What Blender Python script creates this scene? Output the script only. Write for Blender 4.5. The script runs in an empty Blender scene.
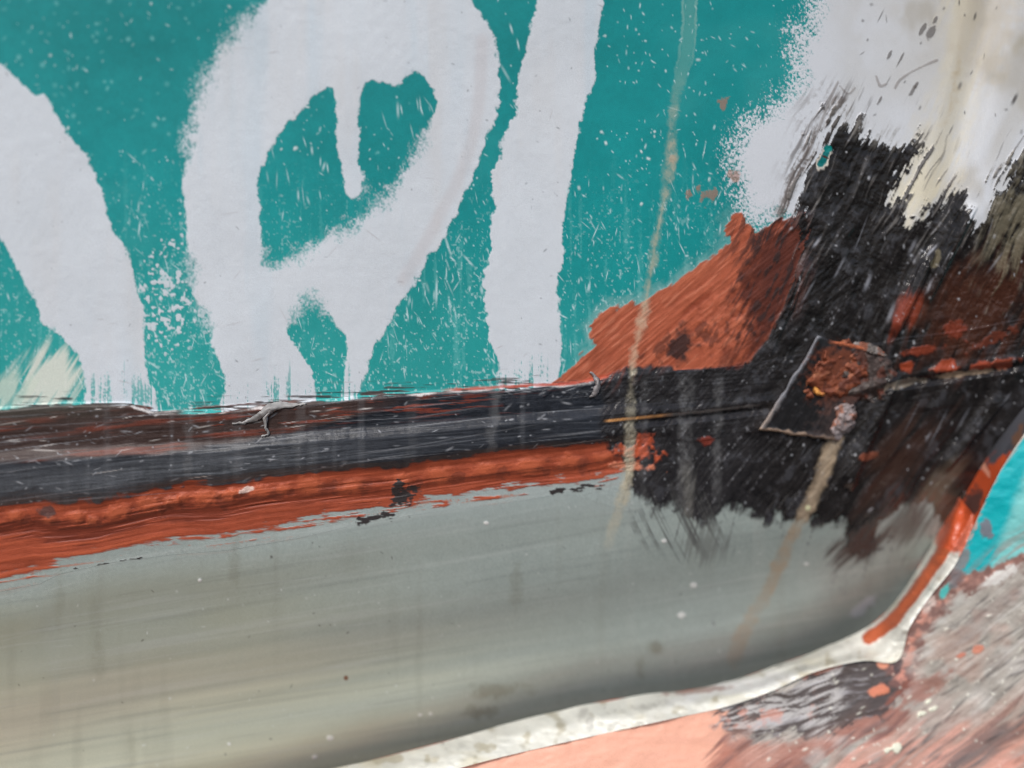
import bpy, math, numpy as np
from mathutils import Matrix, Vector, Euler

SC = bpy.context.scene
COL = SC.collection
# ------------------------------------------------------------------ camera
LENS, SENSOR, RW, RH = 28.0, 36.0, 1024, 768
CAM_LOC = np.array([-0.05, -0.43, 0.08])
YAW, PITCH, ROLL = math.radians(-8), math.radians(-12), math.radians(-3)
cam_d = bpy.data.cameras.new("camera"); cam = bpy.data.objects.new("camera", cam_d); COL.objects.link(cam)
Rm = (Matrix.Rotation(YAW, 3, 'Z') @ Matrix.Rotation(math.pi/2 + PITCH, 3, 'X') @ Matrix.Rotation(ROLL, 3, 'Z'))
cam.matrix_world = Matrix.Translation(Vector(CAM_LOC)) @ Rm.to_4x4()
cam_d.lens = LENS; cam_d.sensor_width = SENSOR; cam_d.sensor_fit = 'HORIZONTAL'
cam_d.clip_start = 0.01; cam_d.clip_end = 200
cam_d.dof.use_dof = True; cam_d.dof.focus_distance = 0.445; cam_d.dof.aperture_fstop = 1.8
SC.camera = cam
# ------------------------------------------------------------------ world, sun, exposure
SUN_EL, SUN_AZ = math.radians(52), math.radians(208)       # azimuth clockwise from +Y
w = bpy.data.worlds.new("World"); SC.world = w; w.use_nodes = True
nt = w.node_tree; bg = nt.nodes["Background"]
sky = nt.nodes.new("ShaderNodeTexSky"); sky.sky_type = 'NISHITA'; sky.sun_disc = False
sky.sun_elevation = SUN_EL; sky.sun_rotation = SUN_AZ; sky.air_density = 1.0; sky.dust_density = 3.0
nt.links.new(sky.outputs[0], bg.inputs[0]); bg.inputs[1].default_value = 0.105
sl = bpy.data.lights.new("sun", 'SUN'); sl.energy = 1.6; sl.angle = math.radians(11); sl.color = (1, .975, .94)
so = bpy.data.objects.new("sun", sl); COL.objects.link(so)
sd = Vector((math.sin(SUN_AZ)*math.cos(SUN_EL), math.cos(SUN_AZ)*math.cos(SUN_EL), math.sin(SUN_EL)))
so.rotation_euler = sd.to_track_quat('Z', 'Y').to_euler()
SC.view_settings.view_transform = 'Standard'; SC.view_settings.look = 'None'
SC.view_settings.exposure = 0.27; SC.view_settings.gamma = 1.0
SC.cycles.filter_width = 1.0

# ------------------------------------------------------------------ numeric helpers
f32 = np.float32
M3 = np.array(Rm)
def unproject(u, v, d):
    """point where the sight line through a place on the wall meets the plane d metres in front of it"""
    x = (u-RW/2)/RW*SENSOR/LENS; y = -(v-RH/2)/RW*SENSOR/LENS
    dx = M3[0,0]*x + M3[0,1]*y - M3[0,2]; dy = M3[1,0]*x + M3[1,1]*y - M3[1,2]; dz = M3[2,0]*x + M3[2,1]*y - M3[2,2]
    t = (-d - CAM_LOC[1])/dy
    return np.stack([CAM_LOC[0]+t*dx, CAM_LOC[1]+t*dy, CAM_LOC[2]+t*dz], -1)

K = 0.80
def C(r, g, b):
    s = np.array([r, g, b], float)/255
    l = np.where(s < .04045, s/12.92, ((s+.055)/1.055)**2.4)
    return np.clip(l/K, 0.006, 0.86)

TAB = np.random.RandomState(7).rand(256, 256).astype(f32)
def vnoise(x, y, seed=0):
    x = np.asarray(x, f32)+f32(seed*17.31+3000); y = np.asarray(y, f32)+f32(seed*9.77+3000)
    xi = np.floor(x).astype(np.int32); yi = np.floor(y).astype(np.int32)
    fx = x-xi; fy = y-yi
    fx = fx*fx*(3-2*fx); fy = fy*fy*(3-2*fy)
    x0 = xi & 255; x1 = (xi+1) & 255; y0 = yi & 255; y1 = (yi+1) & 255
    a = TAB[y0, x0]; b = TAB[y0, x1]; c = TAB[y1, x0]; d = TAB[y1, x1]
    t = a+(b-a)*fx; q = c+(d-c)*fx
    return (t+(q-t)*fy)*2-1
def fbm(x, y, seed=0, octv=3):
    o = 0; amp = 1.0; tot = 0
    for k in range(octv):
        o = o + amp*vnoise(x*2**k, y*2**k, seed+k*5); tot += amp; amp *= .55
    return o/tot*1.4
def ss(a, b, x):
    t = np.clip((x-a)/(b-a), 0, 1); return t*t*(3-2*t)
def curve(*pts):
    xs = np.array([p[0] for p in pts], float); ys = np.array([p[1] for p in pts], float)
    return lambda u: np.interp(u, xs, ys)
def smooth(pts, closed=True, n=4):
    P = np.array(pts, float)
    if closed: Q = np.concatenate([P[-1:], P, P[:2]])
    else: Q = np.concatenate([2*P[:1]-P[1:2], P, 2*P[-1:]-P[-2:-1]])
    out = []
    for i in range(1, len(Q)-2):
        for t in np.linspace(0, 1, n, endpoint=False):
            a, b, c, d = Q[i-1], Q[i], Q[i+1], Q[i+2]
            out.append(.5*((2*b)+(-a+c)*t+(2*a-5*b+4*c-d)*t*t+(-a+3*b-3*c+d)*t**3))
    if not closed: out.append(P[-1])
    return np.array(out)

def axis(lo, hi, d0, d1, step=1.0, grow=1.035, mx=7):
    mid = list(np.arange(d0, d1+.01, step)); s = step; a = d0; left = []
    while a > lo:
        s = min(s*grow, mx); a -= s; left.append(a)
    s = step; a = d1; right = []
    while a < hi:
        s = min(s*grow, mx); a += s; right.append(a)
    return np.array(left[::-1]+mid+right, f32)

class Canvas:
    """a paint job: colour, film height (mm) and gloss over a sheet"""
    def __init__(s, uu, vv, base):
        s.u, s.v = uu, vv; s.U, s.V = np.meshgrid(uu, vv)
        s.col = np.empty(s.U.shape+(3,), f32); s.col[:] = base
        s.h = np.zeros_like(s.U); s.r = np.full_like(s.U, .45)
    def paint(s, m, col, r=None, h=0.0):
        m = m.astype(f32); mm = m[..., None]
        s.col += (np.asarray(col, f32)-s.col)*mm
        if r is not None: s.r += (r-s.r)*m
        if h is not None: s.h += h*m
    def mul(s, f): s.col *= np.asarray(f, f32)[..., None]
    def _coarse(s, fn, k=3):
        H, W = s.U.shape
        iy = np.unique(np.r_[np.arange(0, H, k), H-1]); ix = np.unique(np.r_[np.arange(0, W, k), W-1])
        a = fn(s.U[np.ix_(iy, ix)], s.V[np.ix_(iy, ix)])
        fy = np.interp(np.arange(H), iy, np.arange(len(iy))); fx = np.interp(np.arange(W), ix, np.arange(len(ix)))
        y0 = np.minimum(fy.astype(int), len(iy)-2); x0 = np.minimum(fx.astype(int), len(ix)-2)
        ty = (fy-y0)[:, None]; tx = (fx-x0)[None]
        b = a[y0]*(1-ty)+a[y0+1]*ty
        return (b[:, x0]*(1-tx)+b[:, x0+1]*tx).astype(f32)
    def sdf(s, pts, sm=True):
        P = smooth(pts, n=3) if sm else np.array(pts, float)
        Q = np.roll(P, -1, 0)
        def fn(U, V):
            d2 = np.full(U.shape, 1e12, f32); ins = np.zeros(U.shape, bool)
            for (ax, ay), (bx, by) in zip(P, Q):
                ex, ey = bx-ax, by-ay; L = ex*ex+ey*ey+1e-9
                t = np.clip(((U-ax)*ex+(V-ay)*ey)/L, 0, 1)
                d2 = np.minimum(d2, (U-ax-t*ex)**2+(V-ay-t*ey)**2)
                if ay != by:
                    ins ^= ((ay > V) != (by > V)) & (U < ex*(V-ay)/ey+ax)
            return np.where(ins, 1, -1)*np.sqrt(d2)
        return s._coarse(fn)
    def line(s, pts, sm=True):
        """distance to a stroke and its run (0..1)"""
        P = smooth(pts, closed=False, n=3) if sm else np.array(pts, float)
        D = np.r_[0, np.cumsum(np.hypot(*np.diff(P, axis=0).T))]; D /= D[-1]
        def mk(which):
            def fn(U, V):
                d2 = np.full(U.shape, 1e12, f32); run = np.zeros(U.shape, f32)
                for i in range(len(P)-1):
                    ax, ay = P[i]; ex, ey = P[i+1]-P[i]; L = ex*ex+ey*ey+1e-9
                    t = np.clip(((U-ax)*ex+(V-ay)*ey)/L, 0, 1)
                    q = (U-ax-t*ex)**2+(V-ay-t*ey)**2
                    m = q < d2; d2 = np.where(m, q, d2); run = np.where(m, D[i]+t*(D[i+1]-D[i]), run)
                return np.sqrt(d2) if which == 0 else run
            return fn
        return s._coarse(mk(0), 2), s._coarse(mk(1), 2)
    def blob(s, u, v, ru, rv=None, ang=0):
        rv = rv or ru; c, q = math.cos(ang), math.sin(ang)
        x = (s.U-u)*c+(s.V-v)*q; y = -(s.U-u)*q+(s.V-v)*c
        return 1-np.sqrt((x/ru)**2+(y/rv)**2)
    def specks(s, n, dens, L, Wd, ang, sd, col, a=(.4, .9), h=0.0, r=None, seed=1, box=None):
        R = np.random.RandomState(seed); c = 0; tries = 0
        box = box or (-120, 1144, -120, 888)
        while c < n and tries < n*40:
            tries += 1
            u = R.uniform(box[0], box[1]); v = R.uniform(box[2], box[3])
            i = np.searchsorted(s.v, v); j = np.searchsorted(s.u, u)
            if i >= len(s.v) or j >= len(s.u) or R.rand() > dens[i, j]: continue
            c += 1
            l = L[0]+(L[1]-L[0])*R.rand()**2.5; wd = Wd[0]+(Wd[1]-Wd[0])*R.rand()**2
            th = ang+R.randn()*sd; m = int(max(l, wd)*1.4)+2
            j0, j1 = np.searchsorted(s.u, [u-m, u+m]); i0, i1 = np.searchsorted(s.v, [v-m, v+m])
            if i1 <= i0 or j1 <= j0: continue
            x = s.U[i0:i1, j0:j1]-u; y = s.V[i0:i1, j0:j1]-v
            p = x*math.cos(th)+y*math.sin(th); q = -x*math.sin(th)+y*math.cos(th)
            k = (np.exp(-((p/l)**2)**1.5-((q/wd)**2)**1.5)*R.uniform(*a)).astype(f32)
            s.col[i0:i1, j0:j1] += (np.asarray(col, f32)-s.col[i0:i1, j0:j1])*k[..., None]
            s.h[i0:i1, j0:j1] += h*k
            if r is not None: s.r[i0:i1, j0:j1] += (r-s.r[i0:i1, j0:j1])*k
    def sample(s, u, v):
        fx = np.clip(np.interp(u, s.u, np.arange(len(s.u))), 0, len(s.u)-1.001)
        fy = np.clip(np.interp(v, s.v, np.arange(len(s.v))), 0, len(s.v)-1.001)
        x0 = fx.astype(int); y0 = fy.astype(int); tx = (fx-x0).astype(f32); ty = (fy-y0).astype(f32)
        def g(A):
            a = tx[..., None] if A.ndim == 3 else tx; b = ty[..., None] if A.ndim == 3 else ty
            return (A[y0, x0]*(1-a)+A[y0, x0+1]*a)*(1-b)+(A[y0+1, x0]*(1-a)+A[y0+1, x0+1]*a)*b
        return g(s.col), g(s.h), g(s.r)
def along(U, V, deg):
    """coordinates along / across a brush direction (deg above the horizontal, towards the right)"""
    a = math.radians(deg); c, q = math.cos(a), -math.sin(a)
    return U*c+V*q, -U*q+V*c

# ------------------------------------------------------------------ materials
def paint_material(name, spec=.5, coat=0.0, grain=.25, scale=2600, coat_r=.15):
    m = bpy.data.materials.new(name); m.use_nodes = True
    n = m.node_tree.nodes; l = m.node_tree.links; b = n["Principled BSDF"]
    a = n.new("ShaderNodeAttribute"); a.attribute_name = "paint"
    g = n.new("ShaderNodeAttribute"); g.attribute_name = "gloss"
    tc = n.new("ShaderNodeTexCoord")
    t = n.new("ShaderNodeTexNoise"); t.inputs["Scale"].default_value = scale; t.inputs["Detail"].default_value = 4
    l.new(tc.outputs["Object"], t.inputs["Vector"])
    mr = n.new("ShaderNodeMapRange"); mr.inputs["To Min"].default_value = 1-grain; mr.inputs["To Max"].default_value = 1+grain
    mr.inputs["From Min"].default_value = .25; mr.inputs["From Max"].default_value = .75
    l.new(t.outputs["Fac"], mr.inputs["Value"])
    mx = n.new("ShaderNodeMix"); mx.data_type = 'RGBA'; mx.blend_type = 'MULTIPLY'; mx.inputs["Factor"].default_value = 1
    l.new(a.outputs["Color"], mx.inputs["A"]); l.new(mr.outputs["Result"], mx.inputs["B"])
    l.new(mx.outputs["Result"], b.inputs["Base Color"]); l.new(g.outputs["Fac"], b.inputs["Roughness"])
    bp = n.new("ShaderNodeBump"); bp.inputs["Strength"].default_value = .25; bp.inputs["Distance"].default_value = .0004
    l.new(t.outputs["Fac"], bp.inputs["Height"]); l.new(bp.outputs["Normal"], b.inputs["Normal"])
    b.inputs["Specular IOR Level"].default_value = spec
    b.inputs["Coat Weight"].default_value = coat; b.inputs["Coat Roughness"].default_value = coat_r
    return m

def sheet(name, pos, col, rgh, mat, parent=None):
    H, W = pos.shape[:2]
    me = bpy.data.meshes.new(name); nv = H*W; nf = (H-1)*(W-1)
    me.vertices.add(nv); me.vertices.foreach_set("co", pos.reshape(-1).astype(f32))
    idx = np.arange(nv, dtype=np.int32).reshape(H, W)
    q = np.stack([idx[:-1, :-1], idx[1:, :-1], idx[1:, 1:], idx[:-1, 1:]], -1).reshape(-1)
    me.loops.add(nf*4); me.loops.foreach_set("vertex_index", q)
    me.polygons.add(nf); me.polygons.foreach_set("loop_start", np.arange(0, nf*4, 4, dtype=np.int32))
    me.update(calc_edges=True)
    me.polygons.foreach_set("use_smooth", np.ones(nf, bool))
    a = me.attributes.new("paint", 'FLOAT_COLOR', 'POINT')
    c4 = np.ones((nv, 4), f32); c4[:, :3] = np.clip(col.reshape(-1, 3), .004, .9); a.data.foreach_set("color", c4.reshape(-1))
    g = me.attributes.new("gloss", 'FLOAT', 'POINT'); g.data.foreach_set("value", np.clip(rgh, .08, 1).reshape(-1).astype(f32))
    me.materials.append(mat)
    o = bpy.data.objects.new(name, me); COL.objects.link(o)
    if parent is not None:
        o.parent = parent; o.matrix_parent_inverse = Matrix.Translation(-Vector(parent.location))
    return o
def thing(name, label, cat, loc):
    o = bpy.data.objects.new(name, None); COL.objects.link(o); o.location = loc; o.empty_display_size = .02
    o["label"] = label; o["category"] = cat
    return o

pf_ = unproject(np.array(400.), np.array(370.), 0.002)
cam_d.dof.focus_distance = float(np.dot(pf_-CAM_LOC, -M3[:, 2]))       # focused on the lettering and the strip
# ================================================================== THE WALL: lines of the joint
top_l = curve((-700, 455), (0, 408), (60, 403), (130, 403), (155, 412), (225, 409), (270, 405), (320, 400), (400, 393), (500, 388),
              (575, 384), (640, 370), (700, 368), (760, 362), (850, 345), (1024, 320), (1700, 230))
blk_l = curve((-700, 575), (0, 506), (35, 500), (60, 505), (100, 503), (150, 490), (175, 485), (220, 484), (260, 477), (330, 471), (400, 468),
              (430, 462), (480, 456), (530, 450), (580, 446), (640, 438), (700, 436), (760, 428), (1700, 330))
ora_l = curve((-700, 690), (0, 578), (40, 570), (60, 560), (110, 549), (170, 541), (230, 536), (300, 524), (360, 510), (420, 500),
              (480, 493), (540, 484), (600, 476), (640, 462), (700, 452), (760, 440), (1700, 340))
crs_l = curve((-700, 520), (0, 466), (330, 440), (605, 422), (700, 413), (760, 406), (860, 394), (900, 382), (960, 372), (1024, 362), (1700, 260))
mid_l = curve((-700, 520), (0, 463), (100, 457), (160, 452), (230, 444), (330, 424), (420, 400), (520, 386), (1700, 300))

cv = Canvas(axis(-520, 1560, -14, 1038, .85), axis(-420, 1120, -14, 782, .85), C(5, 134, 135))
U, V = cv.U, cv.V
n_lo = fbm(U/160, V/160, 1, 3); n_md = fbm(U/34, V/34, 2, 3); n_fi = fbm(U/7, V/7, 3, 3); n_gr = fbm(U/1.7, V/1.7, 4, 2)
n_dr = fbm(U/13, V/46, 5, 3)                                   # runs, longer downwards
T_, B_, O_, X_, Mi = (f(U).astype(f32) for f in (top_l, blk_l, ora_l, crs_l, mid_l))

# ---- teal coat
cv.mul(1+.12*n_lo+.07*n_md+.05*n_fi+.04*n_gr)
cv.paint(ss(180, 400, V)*(.40+.12*n_lo)*ss(640, 420, U), C(62, 168, 160)); cv.paint(ss(180, 400, V)*(.18+.1*n_lo), C(58, 166, 162))
cv.paint(ss(560, 700, U)*ss(300, -40, V)*.35, C(0, 126, 128))
cv.paint(ss(.25, 1.1, fbm(U/90, V/70, 11, 3))*.22, C(70, 166, 164))
cv.r[:] = .38+.06*n_md

# ---- white lettering
left_leg = [(-420, -60), (-200, -30), (-60, 20), (0, 64), (25, 86), (37, 96), (48, 98), (51, 107), (62, 127), (72, 142), (86, 154), (91, 168), (103, 191),
            (109, 215), (117, 234), (127, 250), (131, 270), (136, 288), (146, 312), (145, 343), (148, 367), (152, 390), (156, 440),
            (87, 440), (86, 402), (84, 378), (76, 355), (62, 335), (43, 324), (35, 300), (22, 275), (0, 240), (-60, 170), (-160, 100), (-420, 70)]
e_out = [(300, -46), (266, 0), (234, 33), (215, 59), (199, 90), (191, 125), (185, 164), (184, 195), (185, 234), (191, 266), (195, 297), (207, 328),
         (217, 355), (225, 379), (231, 450), (356, 450), (361, 394), (367, 371), (371, 351), (382, 334), (398, 308), (417, 279), (431, 254), (449, 230),
         (464, 195), (476, 168), (486, 145), (496, 113), (501, 86), (497, 62), (494, 35), (484, 18), (470, -2), (440, -36), (370, -66)]
e_hole = [(268, 268), (262, 250), (260, 211), (258, 184), (262, 164), (273, 145), (281, 131), (301, 113), (312, 98), (328, 88), (335, 92), (336, 98),
          (337, 129), (340, 160), (345, 186), (353, 199), (361, 191), (364, 176), (359, 164), (358, 129), (361, 98), (367, 84), (385, 81), (396, 88),
          (408, 74), (421, 76), (433, 90), (434, 113), (425, 133), (414, 156), (398, 180), (378, 203), (355, 223), (332, 236), (305, 250), (284, 262)]
leaf = [(309, 298), (297, 312), (289, 330), (301, 355), (312, 378), (317, 440), (336, 440), (344, 375), (347, 351), (340, 332), (324, 314)]
ell = [(570, -420), (545, -60), (537, 0), (531, 27), (525, 51), (519, 78), (513, 117), (503, 137), (501, 156), (492, 176), (494, 203), (490, 227), (491, 250),
       (484, 273), (484, 295), (486, 312), (490, 336), (499, 367), (503, 440), (554, 440), (557, 371), (562, 347), (558, 308), (559, 281), (562, 250), (562, 227), (568, 195),
       (572, 168), (580, 133), (585, 102), (594, 86), (595, 51), (601, 23), (604, 0), (612, -60), (640, -420)]
def softmap(*sp):
    o = np.zeros_like(U)
    for u, v, r in sp: o = np.maximum(o, ss(0, .8, cv.blob(u, v, r)))
    return o
soft = softmap((232, 30, 50), (205, 85, 50), (190, 140, 40), (420, 150, 36), (385, 200, 36), (345, 230, 36), (300, 255, 34), (312, 300, 34), (300, 312, 24), (270, 258, 18), (188, 270, 26), (206, 320, 24))
grain = .75*n_gr+.5*n_fi
rip = 2.0*n_fi+2.3*n_dr+1.2*fbm(U/12, V/20, 89, 2)
def edge(sd, sf):
    w = 1.1+11*sf
    return ss(-w, w, sd+rip*(1-.6*sf)+grain*w*.95)
m_e = edge(cv.sdf(e_out), soft)*(1-edge(cv.sdf(e_hole)+.5, soft))*(1-edge(cv.sdf(leaf), soft))
W = np.maximum.reduce([edge(cv.sdf(left_leg), soft*0), m_e, edge(cv.sdf(ell), soft*0)])
# dry bottoms of the strokes just above the joint: bristle gaps
brs = fbm(U/3.0, V/70, 21, 3)
dry = ss(62, 6, T_-V)
W *= 1-ss(.72, 1.05, brs*.6+dry*.55+.25*n_gr+.3*n_md)*dry*.85
W = np.maximum(W, ss(-.12, .12, cv.blob(353, 188, 8.5, 10)+.15*n_fi))
Wc = np.array(C(199, 205, 210), f32)
cv.paint(W, Wc, r=.5, h=.10)
cv.mul(1+W*(.03*n_md+.03*n_lo+.015*n_gr+.015*n_fi)); cv.h += W*(.05*n_fi+.04*n_md)
cv.paint(W*ss(.1, .9, fbm(U/26, V/240, 23, 3))*.16, C(150, 188, 205))
cv.paint(W*ss(.1, .9, fbm(U/30, V/200, 24, 3))*.13, C(196, 182, 170))
cv.paint(W*ss(10, 2, np.abs(cv.line([(482, 40), (478, 110), (462, 170), (432, 230), (404, 280)])[0]))*.22, C(178, 160, 155))
teal = 1-W
cv.paint(teal*ss(.2, .85, fbm(U/5, V/60, 90, 3)+.3*n_gr)*ss(120, 330, V)*.28, C(120, 190, 186)); cv.paint(teal*ss(.55, .85, fbm(U/2.6, V/2.6, 92, 2)+.25*n_md)*ss(140, 320, V)*.5, C(176, 210, 208))
# overspray foam between the letters, dust dots and dashes
spray_r = [(815, -6), (794, 23), (793, 51), (797, 74), (780, 98), (757, 113), (737, 133), (729, 160), (735, 184), (741, 211), (757, 226), (780, 222), (830, 260), (1000, 300), (1600, 300), (1600, -420), (860, -420)]
sd_r = cv.sdf(spray_r)
foam = ss(-.35, .9, cv.blob(172, 290, 46, 75, .2))*ss(-30, 60, V-200)
fo = fbm(U/4.2, V/4.2, 31, 2)
cv.paint(teal*ss(.32, .62, fo+foam*.55-.35)*ss(.05, .5, foam)*.95, Wc, h=.08)
d_base = teal*ss(T_+6, T_-4, V)*(sd_r < 12)
patch = ss(-.5, .7, fbm(U/55, V/55, 199, 3))
dens = d_base*(.15+.85*patch)*(.25+.75*ss(60, 360, V)+.4*ss(560, 640, U))
Wl = C(190, 214, 216)
D2R = math.radians
cv.specks(1200, np.clip(dens, 0, 1), (.7, 2.6), (.5, 1.1), D2R(70), .6, Wl, (.25, .8), .03, seed=3)
cv.specks(430, np.clip(dens*ss(80, 330, V), 0, 1), (2.0, 7.5), (.45, 1.0), D2R(76), .4, Wl, (.3, .8), .04, seed=4)
cv.specks(120, d_base*np.clip(softmap((300, 170, 60), (400, 110, 50), (440, 300, 70), (520, 60, 60)), 0, 1), (4, 13), (.6, 1.4), D2R(80), .2, Wl, (.3, .8), .04, seed=44)
cv.specks(260, d_base*ss(420, 60, V)*ss(520, 60, U), (1.2, 3.2), (1.0, 2.6), 0, 3, C(120, 190, 188), (.2, .55), 0, seed=5)
cv.specks(50, d_base*patch, (1.0, 2.4), (1.2, 2.2), 0, 3, C(205, 220, 222), (.6, 1), .06, seed=6)
cv.specks(90, W*ss(T_+6, T_-4, V), (.8, 2.4), (.5, 1.0), D2R(20), .8, C(120, 125, 130), (.3, .8), -.03, seed=7)
cv.specks(22, W*ss(T_+6, T_-4, V), (3, 14), (.5, .8), D2R(-8), .5, C(160, 158, 160), (.3, .6), .05, seed=8)
# cream brushed patch at the far left bottom
ab_a, ab_b = along(U, V, 58)
cm = ss(0, .55, cv.blob(52, 378, 42, 40, -.5)+.5*fbm(ab_b/5, ab_a/60, 33, 3)-.12)*teal
cv.paint(cm*.85, C(222, 217, 204), h=.08)
cm = ss(0, .55, cv.blob(10, 392, 34, 26)+.6*fbm(ab_b/5, ab_a/60, 34, 3)-.1)*teal
cv.paint(cm*.7, C(200, 210, 195))

# ---- white sprayed patch on the right
gr2 = fbm(U/1.7, V/1.7, 41, 2)
wr = ss(-11, 11, sd_r+27*(.72*gr2+.28*n_fi)*ss(64, 0, np.abs(sd_r))+3*n_md-2)*ss(392, 362, V-0*U)
wr = np.maximum(wr, ss(-2, 6, sd_r-14+4*n_fi))
cv.paint(wr, C(199, 203, 208), r=.5, h=.10)
WR = wr
pa, pb = along(U, V, 66)
cv.paint(WR*ss(790, 930, U)*ss(220, -40, V)*np.clip(.75+.45*n_md, 0, 1), C(178, 176, 170)); cv.paint(WR*ss(820, 900, U)*ss(.05, .7, fbm(U/40, V/55, 45, 4))*.5, C(158, 152, 138))
cv.paint(WR*ss(950, 990, U)*ss(.0, .7, n_md+.4*n_lo)*ss(140, 60, V)*.4, C(150, 140, 112))
cv.paint(WR*ss(-.1, .9, fbm(pb/22, pa/140, 43, 3))*ss(820, 900, U)*.5, C(172, 168, 158))
ds, _ = cv.line([(968, -60), (962, 30), (955, 80), (944, 130), (925, 180), (905, 222)])
ylw = ss(36, 0, ds+10*fbm(pb/5, pa/40, 44, 3)+5*n_fi+8*n_md)
cv.paint(WR*ylw*.6, C(200, 192, 168)); cv.paint(WR*ylw*ss(110, 205, V)*.55, C(216, 206, 176))
cv.paint(WR*ss(14, 2, ds+9+5*n_fi+5*n_md)*ss(20, 70, V)*ss(150, 110, V)*.45, C(168, 142, 88))
cv.paint(WR*ss(-.2, .5, cv.blob(985, 25, 34, 60, .2)+.4*n_fi)*.4, C(186, 176, 158))
cv.specks(80, WR*ss(800, 860, U)*ss(160, 120, V), (1.5, 8), (.6, 2.0), D2R(-66), .35, C(70, 66, 64), (.4, .9), .1, seed=9)
for (u, v, a, b) in ((931, 33, 11, 4), (922, 30, 8, 2.5), (913, 90, 8, 3), (916, 86, 6, 2), (880, 100, 6, 2), (890, 54, 6, 1.6), (900, 60, 12, 1.5), (935, 20, 6, 2)):
    cv.paint(ss(.05, .5, cv.blob(u, v, a, b, D2R(-62))+.45*n_fi)*.75, C(84, 79, 76), h=.15)
for p in ([(838, 82), (830, 100), (818, 130), (806, 160)], [(937, 60), (915, 70), (900, 80), (895, 88)], [(840, 86), (848, 94), (855, 88)], [(876, 76), (880, 86), (886, 84)]):
    q, _ = cv.line(p); cv.paint(ss(1.8, .6, q+.5*n_fi)*.6, C(120, 112, 108), h=.15)

# ---- red oxide primer on the teal
prim = [(540, 392), (560, 378), (578, 359), (593, 342), (589, 326), (609, 310), (644, 298), (675, 285), (702, 264), (729, 243), (726, 224), (737, 213), (749, 225),
        (761, 230), (780, 219), (812, 213), (850, 230), (850, 330), (760, 380), (700, 385), (620, 400)]
sp = cv.sdf(prim)
qa, qb = along(U, V, 40)
pst = fbm(qb/3.2, qa/60, 51, 3); pst2 = fbm(qb/7, qa/30, 52, 3)
pst3 = fbm(qb/2.0, qa/22, 198, 3)
pm = ss(-1.6, 1.6, sp+3.5*pst+3*n_fi+2.5*pst2)
OR = np.array(C(162, 85, 60), f32)
cv.paint(pm, OR, r=.5, h=.22)
cv.h += pm*(.16*pst+.10*pst2+.12*pst3+.05*n_fi)
cv.mul(1+pm*(.10*pst+.10*n_md+.14*pst3+.10*n_fi))
cv.paint(pm*ss(.2, .8, pst3)*.4, C(206, 132, 104))
cv.paint(pm*ss(.2, .9, pst2)*.4, C(192, 108, 78)); cv.paint(pm*ss(.15, .8, -pst)*.4, C(140, 58, 36))
fringe = ss(-13, -1, sp+5*n_fi+4*pst)*(1-pm)*ss(560, 590, U)*ss(760, 700, U)
cv.paint(fringe*.25, C(180, 196, 190))
# heavier, lumpier primer near the corner
lump = ss(-.1, .8, cv.blob(728, 325, 66, 52)); lf = fbm(U/8, V/8, 53, 3)
cv.h += pm*lump*.45*lf
cv.paint(pm*lump*ss(.15, .9, -lf)*.55, C(112, 46, 32)); cv.paint(pm*lump*ss(.25, .9, lf)*.4, C(200, 110, 82))
dk = ss(-.15, .5, (cv.blob(682, 346, 15, 22, .2)+.5*lf)); cv.paint(dk*.92, C(46, 38, 38), r=.4)
for (u, v, r) in ((724, 104, 6), (690, 192, 5), (710, 196, 7), (697, 188, 4), (672, 158, 3), (735, 176, 5)):
    cv.paint(ss(0, .6, cv.blob(u, v, r, r*1.3)+.9*n_fi+.3*n_gr)*.6, C(160, 104, 80), h=.1)

# ---- bare grey metal below the joint
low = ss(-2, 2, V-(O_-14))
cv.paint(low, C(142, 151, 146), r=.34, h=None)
la, lb = along(U, V, 9.5)
ls1 = fbm(la/420, lb/9, 61, 3); ls2 = fbm(la/300, lb/26, 62, 3); vs = fbm(U/22, V/230, 63, 3)
cv.mul(1+low*(.03*ls1+.06*ls2+.022*vs+.03*n_lo+.07*n_gr+.04*n_fi))
ol = low*ss(-.1, .9, .5*ls2+.6*n_lo+.3)*ss(600, 100, U)*ss(540, 640, V)
cv.paint(ol*.5, C(150, 147, 120)); cv.paint(low*ss(520, 60, U+40*n_lo)*ss(10, 50, V-O_)*.6, C(150, 152, 134))
cv.paint(low*ss(640, 730, V+U*.13)*ss(700, 200, U)*.75*(.8+.4*ls1), C(183, 183, 164))  # warm reflection low on the left, put into the sheet colour
cv.paint(low*ss(640, 960, U+.3*(V-560))*ss(520, 600, V)*.35, C(112, 116, 114))  # shading towards the lower right, painted into the grey
cv.paint(low*ss(.25, .8, fbm(la/200, lb/5, 64, 3))*.2, C(176, 180, 176)); cv.paint(low*ss(.3, .8, fbm(la/160, lb/4, 65, 3))*.18, C(104, 108, 104))
cv.paint(low*ss(.3, 1., vs)*.20, C(112, 110, 98)); cv.paint(low*ss(.3, 1, -vs)*.15, C(168, 172, 166))
cv.paint(low*ss(560, 500, V+.08*U-20)*.35, C(158, 170, 172))  # bluish reflection below the joint, put into the sheet colour
for (u, v, a, b, k) in ((92, 620, 8, 50, .1), (100, 660, 7, 40, .14), (60, 590, 7, 60, .12), (500, 690, 40, 10, .4), (480, 712, 22, 9, .4), (516, 585, 9, 40, .22), (235, 560, 8, 40, .2), (132, 745, 6, 30, .12), (655, 648, 9, 9, .45), (640, 670, 7, 18, .3), (350, 560, 30, 30, .1)):
    cv.paint(low*ss(0, .9, cv.blob(u, v, a, b)+.5*n_fi+.3*n_md)*k, C(92, 86, 62))
cv.specks(240, low*ss(0, 30, V-O_), (.8, 2.2), (.6, 1.6), D2R(-8), .5, C(188, 192, 188), (.2, .7), .04, seed=11)
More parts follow.
